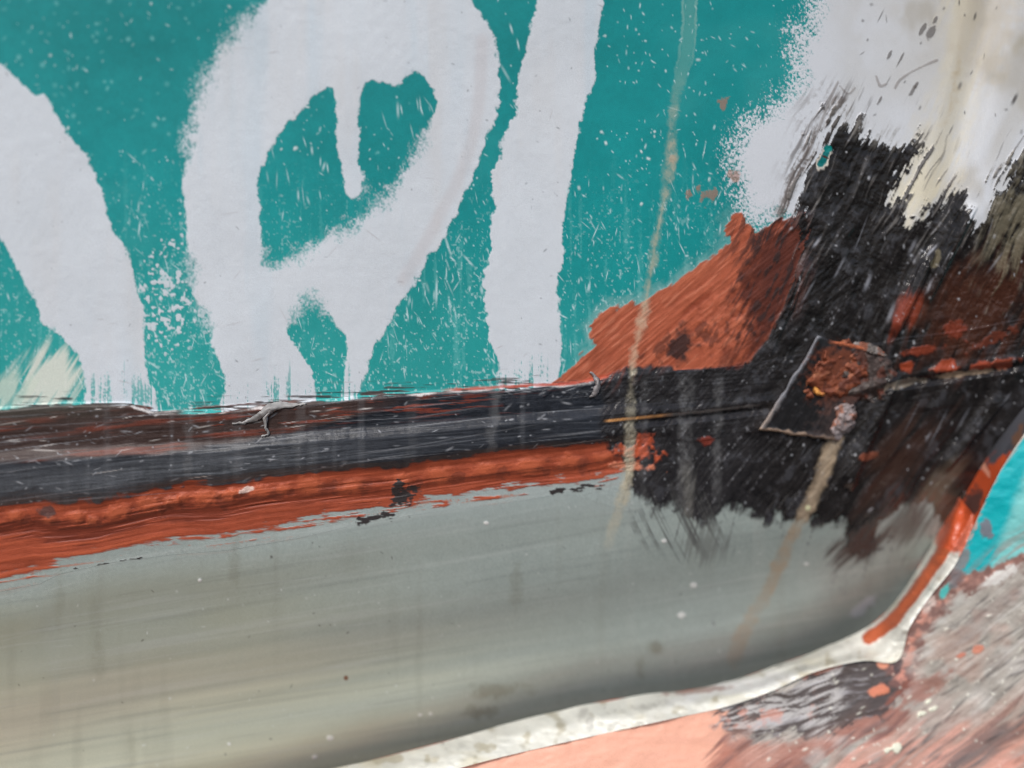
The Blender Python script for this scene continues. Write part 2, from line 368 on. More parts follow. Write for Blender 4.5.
cv.specks(120, low*ss(0, 30, V-O_), (.8, 2.6), (.6, 1.4), D2R(-8), .8, C(70, 68, 62), (.3, .7), -.02, seed=12)
cv.specks(220, low*ss(0, 20, V-O_), (8, 60), (.4, .7), D2R(-9), .06, C(172, 176, 172), (.1, .3), 0, seed=13)
for (u, v, r) in ((694, 585, 4.2), (681, 615, 5), (806, 564, 4), (200, 580, 3.5), (229, 744, 3), (330, 738, 4), (315, 757, 4), (420, 715, 3), (431, 714, 2.5), (664, 541, 3.5), (486, 523, 3)):
    cv.paint(ss(0, .5, cv.blob(u, v, r, r*.75)+.3*n_fi), C(200, 200, 196), h=.35)
cv.paint(ss(.0, .5, cv.blob(346, 678, 3)), C(110, 70, 50))

cv.paint(ss(0, .5, cv.blob(864, 606, 20, 7, -.7)+.4*n_fi)*.8, C(158, 162, 168), h=.3)
# ---- primer band along the joint
la2 = U; lb2 = V-B_*.6-O_*.4
os1 = fbm(la2/70, lb2/2.6, 71, 3); os2 = fbm(la2/46, lb2/7, 72, 3); os3 = fbm(la2/17, lb2/4.0, 171, 3)
om = ss(-2.5, 2.5, (O_-V)+5*os1+3*os3+ss(200, 400, U)*(6*os1+6*os3)+2.5*fbm(U/12, V/1.6, 172, 3)+1.5*n_fi+1)*ss(-10, 2, V-B_+14)*ss(690, 640, U+14*os2)
cv.paint(om, C(150, 72, 49), r=.5, h=.2)
cv.h += om*(.14*os1+.10*os2+.10*os3+.05*n_fi)
cv.mul(1+om*(.14*os1+.12*os2+.10*os3+.08*n_fi))
cv.paint(om*ss(.2, .9, os1)*.3, C(192, 100, 66))
ridge = B_+25+5*os2
cv.paint(om*ss(14, 2, np.abs(V-ridge)+6*os1+4*os3)*ss(620, 60, U)*.75, C(92, 42, 32)); cv.h -= om*ss(9, 2, np.abs(V-ridge)+5*os1)*.5
cv.paint(om*ss(260, 420, U)*ss(.05, .8, os2-.1*n_md)*.55, C(104, 44, 30))
thin = ss(-16, 0, (O_-V)+4*os1)*(1-om)*ss(640, 580, U)*low
cv.paint(thin*ss(.25, .6, os1+.3*n_gr)*.7, C(164, 92, 64))
cv.paint(thin*ss(.3, .8, os2)*ss(60, 220, U)*ss(320, 260, U)*.8, C(190, 194, 190))
weld = []
Rw = np.random.RandomState(5)
for (u, r, k) in ((14, 14, .7), (48, 11, .5), (78, 15, 1), (92, 10, .8), (118, 20, .8), (150, 22, .9), (172, 13, 1.1), (182, 11, 1.0), (205, 20, .9), (229, 13, 1.2), (238, 10, 1.), (262, 16, 1), (284, 11, .7), (310, 22, .7), (352, 18, .7), (402, 16, .7), (440, 20, .6), (486, 18, .6), (530, 22, .8), (570, 18, .8), (604, 14, .6)):
    weld.append((u, float(blk_l(u))+14+Rw.uniform(-3, 3), r, r*.62, k))
for (u, v, a, b, k) in weld:
    g = ss(0, .85, cv.blob(u, v, a, b, -.12)+.25*n_fi)
    cv.h += g*k*1.1; cv.paint(g*om*.5, C(190, 100, 66))
    cv.paint(ss(.15, .7, cv.blob(u+a*.8, v+3, a*.5, b*.8, .5)+.8*n_fi+.4*os3)*om*.55, C(92, 48, 38), h=-.2)
cv.paint(ss(0, .4, cv.blob(46, 512, 11, 7)+.3*n_fi)*.8, C(66, 62, 62)); cv.paint(ss(0, .4, cv.blob(246, 490, 9, 3, -.3)+.4*n_fi)*.85, C(214, 190, 178), h=.1)

# ---- black strip
Vw = V+2.2*fbm(U/60, V/30, 196, 2)
bs1 = fbm(U/75, (Vw-X_)/1.7, 81, 3); bs2 = fbm(U/60, (V-X_)/6, 82, 3); bs3 = fbm(U/26, (V-X_)/1.6, 83, 2)
bt = (V-T_)+4*bs2+2.5*bs1; bb = (B_-V)+5*bs2+2*n_fi+3*fbm(U/17, V/17, 84, 2)
bm = ss(-1.3, 1.3, bt)*ss(-1.5, 1.5, bb)
cv.paint(bm, C(36, 39, 45), r=.36, h=.30)
bh = .05*bs1+.09*bs2+.04*bs3+.05*n_fi
cv.h += bm*bh*1.5
bfi = fbm(U/9, (Vw-X_)/1.5, 197, 3)
cv.h += bm*.045*bfi
cv.paint(bm*ss(-14, 6, V-X_*.75-B_*.25+5*bs2)*ss(420, 240, U)*.5, C(84, 86, 89))  # sheen on the lower half of the strip, painted lighter
cv.mul(1+bm*(.10*bs1+.14*bs2+.16*n_md+.18*bfi+.16*n_fi+.12*n_gr))
cv.paint(bm*ss(.5, 1., bs1)*.25, C(112, 115, 120)); cv.paint(bm*ss(26, 4, np.abs(V-(X_*.5+B_*.5-6))+8*bs2)*ss(700, 300, U)*(.2+.2*bs1), C(90, 94, 100))  # pale scratches, then a painted highlight band along the rounded ridge
brn = bm*ss(3, -3, V-Mi-3*bs2)*ss(430, 330, U+20*bs2)
cv.paint(brn*.85, C(66, 50, 45), r=.45); cv.mul(1+brn*.25*bs2)
cv.paint(brn*ss(.15, .7, bs2+.3*bs1)*.55, C(120, 58, 42)); cv.paint(brn*ss(150, 60, U)*ss(24, 6, V-T_)*.7, C(62, 60, 54))
cv.paint(bm*ss(.25, .7, bs3+.5*fbm(U/45, V/14, 86, 2)-.1)*ss(18, 2, np.abs(V-T_-14))*ss(150, 240, U)*ss(640, 400, U)*.75, C(134, 62, 44))
cv.specks(80, brn*ss(2, 8, V-T_)+.08*bm*ss(620, 500, U), (3, 18), (.35, .7), D2R(-6), .06, C(196, 190, 184), (.3, .95), .15, seed=15)
cv.specks(260, bm*ss(700, 640, U), (1, 5), (.5, 1.1), D2R(-7), .35, C(150, 152, 156), (.25, .8), .1, seed=16)
cv.specks(60, bm*ss(700, 640, U), (20, 90), (.4, .7), D2R(-6.5), .03, C(130, 132, 136), (.2, .55), .05, seed=17)
# vertical dull runs over the strip
vr = fbm(U/13, V/300, 87, 2)
cv.paint(bm*ss(.35, .95, vr)*.10, C(140, 142, 145))
for (u, a) in ((190, .25), (300, .22), (492, .3), (240, .15), (410, .12)):
    cv.paint(bm*ss(7, 1, np.abs(U-u+(V-430)*.05)+4*n_fi+3*bs2)*a*.55, C(140, 140, 140))
# ragged edge and strings of black and red smeared up over the letters
sm = ss(24, 0, T_-V)*(V < T_+2)
cv.paint(sm*ss(.22, .5, fbm(U/30, V/1.8, 188, 3)*.7+bs3*.4+.25*n_md+.12-.028*(T_-V))*ss(620, 540, U)*ss(150, 240, U), C(70, 58, 56), h=.2)
cv.paint(sm*ss(.45, .7, fbm(U/40, V/1.6, 88, 3)+.25-.05*(T_-V))*ss(580, 520, U), C(52, 46, 46), h=.2)
cv.paint(ss(2.4, .6, np.abs(V-T_-1.5-2*bs2)+1.5*n_fi)*ss(-.2, .3, bs2)*ss(620, 560, U)*.8, C(206, 202, 200), h=.2)
cv.paint(ss(2.6, .6, np.abs(V-T_+1-1.5*bs2)+1.2*n_fi)*ss(430, 460, U)*ss(640, 600, U)*.75, C(172, 70, 48), h=.2)
# black smudges on the primer
for (u, v, a, b, an) in ((402, 497, 15, 8, -.5), (398, 488, 7, 7, 0), (372, 519, 16, 4, -.25), (385, 514, 6, 4, .4), (572, 489, 22, 3, -.15), (20, 574, 0.1, 0.1, 0), (108, 563, 34, .9, -.16), (590, 486, 12, 3, .2)):
    cv.paint(ss(0, .45, cv.blob(u, v, a, b, an)+.9*n_fi+.5*fbm(U/9, V/2, 189, 2)), C(52, 48, 48), h=.2)

# ---- big black brushed area in the corner
kp = [(598, 386), (640, 366), (690, 371), (742, 364), (765, 340), (783, 300), (796, 262), (792, 225), (800, 190), (818, 145), (836, 110), (862, 128), (897, 140), (916, 134), (925, 152),
      (903, 188), (897, 208), (917, 220), (936, 200), (952, 184), (968, 200), (979, 222), (995, 195), (1015, 168), (1060, 140), (1300, 40), (1600, 0), (1600, 500), (1100, 560),
      (955, 540), (925, 505), (895, 515), (878, 548), (850, 560), (836, 532), (800, 528), (760, 522), (722, 518), (690, 522), (652, 505), (628, 486), (618, 455), (598, 440)]
sk = cv.sdf(kp)
wu = U+5*fbm(U/60, V/60, 191, 2); wv = V+5*fbm(U/60, V/60, 192, 2)
ka, kb = along(wu, wv, 63); ka2, kb2 = along(wu, wv, 52)
mixd = ss(330, 450, V)
k1 = fbm(kb/3.2, ka/34, 91, 4)*(1-mixd)+fbm(kb2/2.6, ka2/36, 92, 3)*mixd
km_b = fbm(U/11, V/11, 194, 4); km_f = fbm(U/3.2, V/3.2, 195, 3)*(1-.6*ss(845, 900, U)*ss(380, 430, V))
k2 = fbm(kb/7, ka/34, 93, 3)*(1-mixd)+fbm(kb2/8, ka2/34, 94, 3)*mixd
topz = ss(330, 200, V)*ss(760, 800, U)
botz = ss(470, 510, V)
v1 = fbm((U+.25*(V-520))/2.6, V/70, 95, 3)
km = ss(-2.2-2*botz, 2.2+5*botz, sk+topz*(13*k1+11*k2+5*km_f+5*km_b-1)+botz*(4*v1+8*k2+9*km_b+3*km_f-3)+(1-topz)*(1-botz)*(5*k2+2*n_fi))
km *= ss(596, 612, U+6*n_fi)
KB = np.array(C(35, 33, 33), f32)
cv.paint(km, KB, r=.23, h=.28)
kbump = .20*k1+.22*k2+.12*fbm(U/6, V/6, 96, 3)*ss(740, 800, U)
cv.h += km*(kbump*1.35+.30*km_b+.10*km_f)
cv.mul(1+km*(.32*k1+.28*k2+.30*km_b+.20*km_f))
cv.paint(km*ss(.25, .8, km_b+.3*k2)*.28, C(84, 86, 92)); cv.paint(km*ss(800, 720, U)*ss(340, 380, V)*.25, C(56, 56, 60))  # grey blotches, then a bluish sheen left of the plate painted in
cv.r += km*.10*km_b; cv.r -= km*.10*ss(840, 900, U)
cv.paint(km*topz*ss(.25, .9, k1+.3*k2)*ss(60, 4, sk)*.65, C(150, 146, 142))
cv.paint(km*ss(.62, .95, k1*.7+km_f*.6+.1*k2)*.55*ss(560, 470, V), C(128, 128, 132), h=.1)  # small broken glints painted on the black
cv.paint(km*ss(.35, .8, -km_b-.3*k2)*.5, C(22, 21, 22))
# dry brushing outside the edge
dryb = ss(-46, -2, sk)*(1-km)
dq, _ = cv.line([(776, 222), (800, 178), (818, 140), (838, 104)])
dbm = ss(15, 3, dq+5*k2+2*km_f)*(1-km*.7)*ss(212, 200, V*0+U*0+V-10)
cv.paint(dbm*ss(-.35, .45, k1+.3*k2+.3*km_f)*.8, C(124, 116, 110), h=.12); cv.paint(dbm*ss(.05, .5, k1+.4*km_f)*.7, C(82, 74, 70), h=.1)
dq2, _ = cv.line([(836, 110), (862, 130), (900, 140), (918, 136)])
cv.paint(ss(16, 2, dq2+5*k2)*ss(-.2, .4, k1+.2*km_f)*.5, C(128, 124, 118), h=.1)
cv.paint(dryb*topz*ss(.1, .7, k1+.35*k2+.4*km_f+.1)*ss(850, 800, U+.5*(V-109))*.8, C(116, 108, 104), h=.12)
cv.paint(dryb*topz*ss(.42, .75, k1+.2*k2)*.8, C(84, 78, 76), h=.12)
cv.paint(dryb*botz*ss(.22, .7, v1*.6+.4*km_b+.3*km_f)*.7, C(74, 74, 74), h=.1)
hang = ss(-.1, .6, cv.blob(680, 522, 55, 42)+.2*n_fi)
hc, hr = along(U, V, -68)
cv.paint(low*hang*ss(.12, .6, fbm(hr/2.6+((V-500)/40)**2, hc/80, 97, 3)+.08)*.8, C(70, 70, 69), h=.1)
cv.paint(low*ss(0, .6, cv.blob(705, 545, 26, 24, .7)+.7*v1)*.45, C(88, 88, 86))
cv.paint(low*ss(.0, .7, cv.blob(860, 545, 34, 20, -.5)+.6*k1+.2*n_md)*.9, C(52, 50, 49), h=.1)
cv.paint(low*ss(.0, .7, cv.blob(905, 520, 40, 30, -.9)+.5*k1)*.7, C(62, 55, 50), h=.1)
# colours inside the black: transition to primer, rusty browns, olive stain
tr = km*ss(830, 760, U+10*k1+.45*(V-300)*0)*ss(200, 225, V)*ss(340, 300, V+.4*(U-760))
cv.paint(tr*ss(-.05, .6, k1+.4*k2+.3*km_b)*.85, C(122, 58, 40), r=.45)
tz = pm*(1-km)*ss(725, 765, U+.35*(V-300)+16*k2+8*km_b)*(1-.75*ss(0, .5, cv.blob(742, 332, 30, 26)+.4*km_b))
cv.paint(tz*ss(-1.1, -.1, k1+.4*k2+.3*km_b)*.9, C(84, 41, 31), h=.05)
bz = pm*(1-km)*ss(-9, 7, cv.sdf([(746, 276), (762, 240), (778, 220), (815, 210), (830, 262), (806, 300), (782, 330), (762, 352), (744, 350), (752, 322), (738, 300)])+9*k2+7*k1+5*km_b)
cv.paint(bz*.9, C(82, 41, 32), h=.05); cv.paint(bz*ss(.1, .7, k1+.3*km_f)*.6, C(128, 62, 44), h=.05)
cv.paint(pm*(1-km)*ss(705, 770, U+10*k2)*ss(-.08, .4, k1+.45*km_b)*.9, C(46, 36, 35), h=.12)
cv.paint(pm*(1-km)*ss(0, .5, cv.blob(690, 345, 60, 20, -.3)+.5*km_b)*ss(.1, .6, km_b+.4*k1)*.6, C(70, 42, 36), h=.1)
cv.paint(km*ss(-.1, .7, cv.blob(980, 310, 90, 60, -.6)+.5*k2)*.7, C(72, 42, 31)); cv.paint(km*ss(.0, .6, cv.blob(905, 312, 13, 30, .5)+.5*k2)*.9, C(122, 56, 40), h=.2)
for (u, v, a, b, an, cc) in ((945, 366, 16, 7, -.2, (148, 68, 46)), (905, 367, 10, 6, -.1, (140, 62, 40)), (980, 366, 14, 6, -.2, (150, 70, 50)), (960, 374, 40, 3, -.12, (150, 130, 110)), (900, 384, 40, 4, -.2, (128, 118, 106)),
                             (1006, 362, 18, 6, -.25, (132, 64, 46)), (925, 350, 22, 5, -.2, (120, 56, 40)), (990, 340, 30, 7, -.4, (96, 50, 38)), (955, 330, 12, 14, -1., (110, 52, 38)), (870, 455, 14, 4, -.3, (130, 74, 56)), (640, 452, 24, 9, .15, (186, 88, 58)), (646, 440, 12, 8, 0, (170, 78, 52)), (705, 440, 8, 5, 0, (110, 50, 40)), (628, 466, 26, 5, .1, (196, 120, 92))):
    cv.paint(ss(0, .5, cv.blob(u, v, a, b, an)+.55*n_fi+.2*k1)*.92, C(*cc), h=.3)
cv.paint(km*ss(-.1, .8, cv.blob(900, 460, 80, 28, -.85)+.5*fbm(kb2/7, ka2/80, 98, 3))*.55, C(70, 50, 42))
cv.paint(km*ss(-.1, .8, cv.blob(935, 500, 50, 20, -.9)+.5*fbm(kb2/7, ka2/80, 99, 3))*.6, C(108, 94, 80))
cv.paint(ss(-.2, .7, cv.blob(1022, 222, 60, 34, -1.0)+.5*k2+.8*k1+.4*km_b)*ss(960, 1000, U)*.6, C(124, 117, 98), h=.1)
cv.paint(ss(0, .5, cv.blob(935, 262, 12, 4, -1.2)+.5*n_fi)*.7, C(112, 104, 84))
# chip showing teal
for (u, v, a, b, an, cc) in ((824, 158, 13, 7, -1.1, (200, 192, 180)), (824, 158, 11, 5, -1.1, (12, 104, 104)), (828, 149, 5, 4, 0, (10, 120, 116)), (825, 157, 6, 1.6, .4, (60, 40, 36))):
    cv.paint(ss(0, .25, cv.blob(u, v, a, b, an)+.35*n_fi), C(*cc), h=-.1)
# specular glints on the bumpy black, painted as white dots and dashes
cv.specks(170, km*ss(760, 790, U)*(1-.5*botz), (.8, 2.6), (.6, 1.5), D2R(-60), .4, C(168, 170, 174), (.25, .9), .18, seed=18)
cv.specks(90, km*ss(780, 700, U), (.7, 2.2), (.5, 1.2), D2R(-70), .4, C(140, 142, 145), (.25, .8), .12, seed=19)
cv.specks(22, km*ss(740, 790, U), (4, 18), (.5, 1.4), D2R(-62), .1, C(120, 122, 128), (.25, .7), .2, seed=20)
cv.specks(12, km*ss(740, 790, U)*ss(190, 260, V)*ss(360, 300, V), (5, 16), (1.0, 2.2), D2R(-62), .1, C(170, 172, 180), (.3, .75), .3, seed=21)
# vertical grey runs on the black left of the plate
for (u, a) in ((645, .2), (683, .35), (690, .25), (718, .3)):
    cv.paint(km*ss(7, 1, np.abs(U-u+(V-400)*.02)+3*n_fi)*ss(370, 385, V)*ss(520, 480, V)*a*.7*(.7+.5*km_f), C(140, 140, 140))
cv.paint(km*ss(9, 2, np.abs(U-688)+4*v1)*ss(455, 475, V)*.4, C(120, 118, 112))
# crease with a highlight painted along its arris
q = V-X_
cv.paint(ss(2.0, .5, np.abs(q+1))*ss(602, 612, U)*ss(676, 664, U), C(205, 150, 96)); cv.paint(ss(1.8, .5, np.abs(q+1)+.8*n_fi)*ss(660, 668, U)*ss(762, 752, U)*.6, C(128, 124, 122))

# ---- dirty runs from rain
d1, r1 = cv.line([(694, -300), (692, -60), (690, 0), (688, 40), (680, 82), (673, 118), (670, 160), (664, 200), (656, 240), (648, 290), (640, 330), (632, 370), (630, 420), (629, 470), (618, 515), (608, 545)])
w1 = 5.2+1.4*n_md+1.6*n_fi+1.4*fbm(U/50, V/50, 88, 2)
st = ss(w1+2, w1-3, d1+1.5*n_gr)
cv.paint(st*ss(-140, -40, V)*ss(140, 60, V)*.30, C(120, 168, 155)); cv.paint(ss(1.8, .5, np.abs(d1-w1))*ss(110, 0, V)*.30, C(165, 192, 178), h=.1)
cv.paint(st*ss(60, 150, V)*np.clip(.50+.30*n_md+.30*n_fi+.2*n_gr, 0, .85)*ss(575, 490, V)*(1-.45*ss(372, 385, V)*ss(440, 420, V)), C(172, 165, 144), h=.1)
cv.paint(ss(w1*.6, 0, d1)*ss(150, 230, V)*.4*ss(420, 330, V), C(186, 172, 145)); cv.paint(st*ss(300, 320, V)*ss(372, 360, V)*.35, C(205, 140, 110))
d2, r2 = cv.line([(838, 432), (826, 462), (815, 492), (801, 520), (786, 548), (770, 585), (755, 612), (740, 640), (734, 660)])
w2 = 7+2.5*n_fi+1.5*n_md
cv.paint(ss(w2+2, w2-3, d2)*ss(1.35, .5, r2)*ss(-.02, .03, r2)*np.clip(.72+.3*n_fi+.2*n_md, 0, 1), C(148, 131, 110), h=.1); cv.paint(ss(w2*.5, 0, d2+n_fi)*ss(.6, .2, r2)*.3, C(176, 160, 140))
cv.paint(ss(.0, .5, cv.blob(808, 508, 3.5)), C(188, 186, 150), h=.3)

# ------------------------------------------------------------------ relief of the wall
A_U = np.array([-700, -300, 0, 200, 340, 450, 540, 600, 640, 690, 735, 780, 820, 860, 885, 905]); A_V = np.array([1020, 930, 850, 800, 768, 740, 716, 702, 696, 690, 680, 664, 650, 632, 613, 590])
def wall_d(u, v, h):
    """metres in front of the wall plane"""
    T, B, O, X = top_l(u), blk_l(u), ora_l(u), crs_l(u)
    fade = ss(720, 560, u)
    a = v-T
    d = .0022*ss(-2, 5, a)*fade                                        # lap of the strip
    w = np.maximum(B-T, 10); t = np.clip(a/w, 0, 1)
    d = d+.0040*fade*ss(.40, .60, t)*ss(1.06, .86, t)                                # its rounded ridge
    d = d-.0030*ss(-4, 8, v-B)*fade
    d = d+.0016*fade*ss(16, 4, np.abs(v-B-13))                                       # weld line
    lowv = np.maximum(v-O+10, 0)
    d = d-.011*ss(0, 260, lowv)-.004*ss(0, 40, lowv)*0+.0022*np.sin(lowv/42.0)*ss(0, 60, lowv)+.0011*np.sin(lowv/17.+u/500)*ss(0, 60, lowv)
    ga = np.interp(u, A_U, A_V)-v
    d = d-(.014*ss(60, -10, ga)+.009*ss(190, -10, ga)**1.5*ss(150, 650, u))*ss(960, 840, u)
    # crease on the right
    rr = ss(590, 660, u)
    d = d-.0020*rr*ss(7, 0, np.abs(v-X-3))+.0010*rr*ss(9, 0, np.abs(v-X+4))
    # corner: the wall swells towards the post
    dd = u+.55*(v-300)*-1*.0
    d = d+.020*ss(840, 1120, u)*ss(520, 330, v)
    a63, b63 = along(u, v, 63)
    f1 = u-np.interp(v, [-400, 0, 100, 200, 320], [1180, 992, 968, 945, 905])
    d = d+.0045*ss(-6, 40, f1)*ss(330, 200, v)-.003*ss(26, 0, np.abs(f1))*ss(330, 200, v)
    # hard little folds
    for (p0, p1, wd, amp) in (((934, 256), (900, 332), 9, .0040), ((898, 380), (852, 486), 10, .0046), ((1003, 402), (948, 470), 9, .004), ((812, 262), (772, 352), 6, .0014), ((975, 210), (930, 300), 7, .002)):
        L = math.hypot(p1[0]-p0[0], p1[1]-p0[1]); ex, ey = (p1[0]-p0[0])/L, (p1[1]-p0[1])/L
        s_ = (u-p0[0])*ex+(v-p0[1])*ey; n_ = -(u-p0[0])*ey+(v-p0[1])*ex
        d = d+amp*ss(-wd*.35, 0, n_)*ss(wd*2.2, 0, n_)*ss(-8, 8, s_)*ss(L+8, L-8, s_)
    au, av = along(u, v, 60)
    d = d+.0011*fbm(av/24, au/90, 121, 2)*ss(770, 850, u)*ss(120, 240, v)*ss(600, 520, v)
    d = d+.0012*fbm(u/210, v/190, 120, 2)
    return d+h*.001

wall = thing("body_panel", "weathered teal steel panel with white sprayed lettering, black seam strip and bare grey lower sheet", "metal panel", (0, 0, 0))
m_sheet = paint_material("weathered_teal_and_white_paint", .32, .0, .10)
m_strip = paint_material("black_bitumen_and_red_primer", .27, .0, .25)
m_grey = paint_material("bare_grey_sheet_metal", .5, .3, .10, coat_r=.22)
def relief(name, va, vb, mat, u_axis, rows, tuck=(0, 0), lift=0.0):
    uu = u_axis; t = np.linspace(0, 1, rows) if np.isscalar(rows) else rows
    a = va(uu) if callable(va) else np.full_like(uu, va); b = vb(uu) if callable(vb) else np.full_like(uu, vb)
    vv = a[None]+(b-a)[None]*t[:, None]; u2 = np.broadcast_to(uu[None], vv.shape)
    col, h, r = cv.sample(u2, vv)
    d = wall_d(u2, vv, h)+lift
    if tuck[0]: d -= .0012*ss(tuck[0], 0, vv-a[None])
    if tuck[1]: d -= .0012*ss(tuck[1], 0, b[None]-vv)
    return sheet(name, unproject(u2, vv, d), col, r, mat, wall)
ua = cv.u.astype(float)
# rows: dense inside the frame, sparse far above / below
t_up = np.r_[np.linspace(0, .49, 130, endpoint=False), np.linspace(.49, 1, 500)]
relief("upper_sheet", -420.0, lambda u: top_l(u)+4, m_sheet, ua, t_up, (0, 3))
relief("seam_strip", lambda u: top_l(u), lambda u: blk_l(u)+2, m_strip, ua, 130, (0, 0), .0001)
relief("weld_bead", lambda u: blk_l(u), lambda u: ora_l(u)+14+ss(560, 660, u)*40, m_strip, ua, 130, (2, 0), .0001)
t_lo = np.r_[np.linspace(0, .52, 330), np.linspace(.52, 1, 80)[1:]]
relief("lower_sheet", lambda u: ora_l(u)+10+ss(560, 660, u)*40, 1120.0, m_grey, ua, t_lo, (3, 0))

# ------------------------------------------------------------------ welded plate in the corner
def bil(q, s, t):
    q = np.array(q, float)
    return ((1-s)*(1-t))[..., None]*q[0]+(s*(1-t))[..., None]*q[1]+(s*t)[..., None]*q[2]+((1-s)*t)[..., None]*q[3]
S, Tt = np.meshgrid(np.linspace(0, 1, 150), np.linspace(0, 1, 150))
quad = [(818, 336), (888, 352), (836, 441), (758, 430)]
pq = bil(quad, S, Tt); pu, pv = pq[..., 0]+1.3*fbm(S*9, Tt*9, 130, 2), pq[..., 1]+1.3*fbm(S*9+40, Tt*9, 131, 2)
dl = S*72; dt = Tt*105; dr = (1-S)*72; db = (1-Tt)*105
ed = np.minimum.reduce([dl, dt, dr, db])
col, h, r = cv.sample(pu, pv)
pl = Canvas.__new__(Canvas); pl.U, pl.V = pu.astype(f32), pv.astype(f32); pl.col = (np.array(C(34, 34, 36), f32)+.35*(col-np.array(C(34, 34, 36), f32))).astype(f32); pl.h = np.zeros_like(pl.U); pl.r = np.full_like(pl.U, .33)
pa_, pb_ = along(pl.U, pl.V, 60); pn = fbm(pb_/2.6, pa_/40, 132, 3); pf = fbm(pl.U/5, pl.V/5, 133, 3)
pl.h += .2*pn+.15*pf; pl.mul(1+.3*pn)
pl.paint(ss(6.5, 2.5, dl+1.6*pf)*.9, C(128, 129, 134), h=.5)  # highlight painted on the raised left edge
pl.paint(ss(6.0, 2.0, dl+1.6*pf)*ss(.6, .9, Tt)*.6, C(160, 140, 122))
pl.paint(ss(4.5, 1.5, db+1.5*pf)*.85, C(156, 134, 116), h=.4)
pl.paint(ss(5, 2, dt+1.5*pf)*ss(.15, .3, S)*.9, C(176, 100, 68), h=.3)
pl.paint(ss(-.1, .6, pl.blob(842, 376, 40, 34, -.7)+.4*pf)*.85, C(112, 62, 44), r=.5)
pl.paint(ss(.5, .85, S+.18*pf)*.6, C(72, 62, 60))
w0 = wall_d(pu, pv, 0)
G = np.stack([np.ones(pu.size), S.ravel(), Tt.ravel()], -1); fit = (G @ np.linalg.lstsq(G, w0.ravel(), rcond=None)[0]).reshape(w0.shape)
d = np.where(ed < .6, w0-.001, fit+.0030)+.0013*ss(8, 3, dl)+.0006*ss(6, 2, db)-.0012*ss(2.2, 0, ed)+.0007*pl.h
plate = sheet("corner_plate", unproject(pu, pv, d), pl.col, pl.r, m_strip, wall)
plate["label"] = "small black square welded plate with a highlight painted along its left edge"
# rust crust: rough lumps grown on the plate
def crust(name, u0, v0, ru, rv, ang, hh, cols, seed, parent):
    a, b = np.meshgrid(np.linspace(-1.15, 1.15, 90), np.linspace(-1.15, 1.15, 90))
    c, s = math.cos(ang), math.sin(ang)
    uu = u0+a*ru*c-b*rv*s; vv = v0+a*ru*s+b*rv*c
    lf_ = fbm(uu/10, vv/10, seed, 3); ls_ = np.abs(fbm(uu/11, vv/11, seed+3, 2)); fi_ = fbm(uu/3, vv/3, seed+5, 2)
    env = ss(0, .5, 1-np.sqrt(a*a+b*b)+.22*lf_)
    d_ = wall_d(uu, vv, 0)+.0026+env*hh*(.42+.34*lf_-.16*ls_+.10*fi_)-.0036*(1-env)
    cc = np.empty(uu.shape+(3,)); cc[:] = C(*cols[0])
    for k, q in enumerate(cols[1:]):
        mk = ss(.0, .45, fbm(uu/8, vv/8, seed+11+k*3, 3)-.05)[..., None]; cc += (C(*q)-cc)*mk*.9
    cc *= (1+.16*fi_)[..., None]
    pos = unproject(uu, vv, d_)
    o = sheet(name, pos, cc, np.full(uu.shape, .6), m_rust, wall); o.parent = parent; return o
m_rust = paint_material("crusted_rust", .3, 0, .3, 3200)
crust("rust_crust", 838, 376, 44, 32, -.75, .0050, [(112, 60, 40), (146, 92, 68), (84, 46, 36), (104, 56, 40)], 140, plate)
crust("rust_crust", 868, 374, 32, 36, .3, .0040, [(66, 56, 53), (92, 84, 80), (84, 48, 38)], 150, plate)
crust("rust_crust", 843, 418, 14, 26, .3, .0046, [(134, 122, 120), (158, 146, 144), (150, 100, 80)], 160, plate)
crust("rust_crust", 870, 349, 24, 7, .3, .0034, [(98, 92, 88), (132, 126, 122), (120, 70, 50)], 170, plate)

crust("rust_crust", 820, 389, 12, 9, .2, .0042, [(200, 140, 70), (176, 106, 64)], 190, plate)
# ------------------------------------------------------------------ a curl of paint peeling off the strip
def ribbon(name, pts, widths, lifts, colr, parent):
    P = smooth(pts, closed=False, n=10); n = len(P)
    k = np.linspace(0, 1, n); wd = np.interp(k, np.linspace(0, 1, len(widths)), widths); lf_ = np.interp(k, np.linspace(0, 1, len(lifts)), lifts)
    tg = np.gradient(P, axis=0); tg /= np.hypot(tg[:, 0], tg[:, 1])[:, None]
    nr = np.stack([-tg[:, 1], tg[:, 0]], -1)
    c = np.linspace(-1, 1, 13)
    uu = P[:, None, 0]+nr[:, None, 0]*c[None]*wd[:, None]; vv = P[:, None, 1]+nr[:, None, 1]*c[None]*wd[:, None]
    uu = uu+1.3*fbm(uu/4, vv/4, 180, 3); vv = vv+1.3*fbm(uu/4, vv/4, 181, 3)
    prof = (1-c**2)[None]
    d_ = wall_d(uu, vv, 0)+.0006+.001*lf_[:, None]*(.35+.65*prof)
    cc = np.empty(uu.shape+(3,)); cc[:] = C(*colr); cc *= (1+.4*fbm(uu/4, vv/4, 182, 3))[..., None]
    o = sheet(name, unproject(uu, vv, d_), cc, np.full(uu.shape, .4), m_peel, wall)
    so_ = o.modifiers.new("thickness", 'SOLIDIFY'); so_.thickness = .0003
    if parent: o.parent = parent
    return o
m_peel = paint_material("peeled_paint_skin", .5, 0, .1)
strip = bpy.data.objects["seam_strip"]
ribbon("peeling_paint", [(232, 424), (242, 423), (252, 420), (262, 414), (271, 408), (282, 405), (292, 405), (306, 404)], [.4, 1.0, 2.2, 3.6, 4.2, 3, 1.6, .4], [.3, .6, .8, 2.0, 2.4, 1.2, .5, .2], (132, 130, 128), strip)
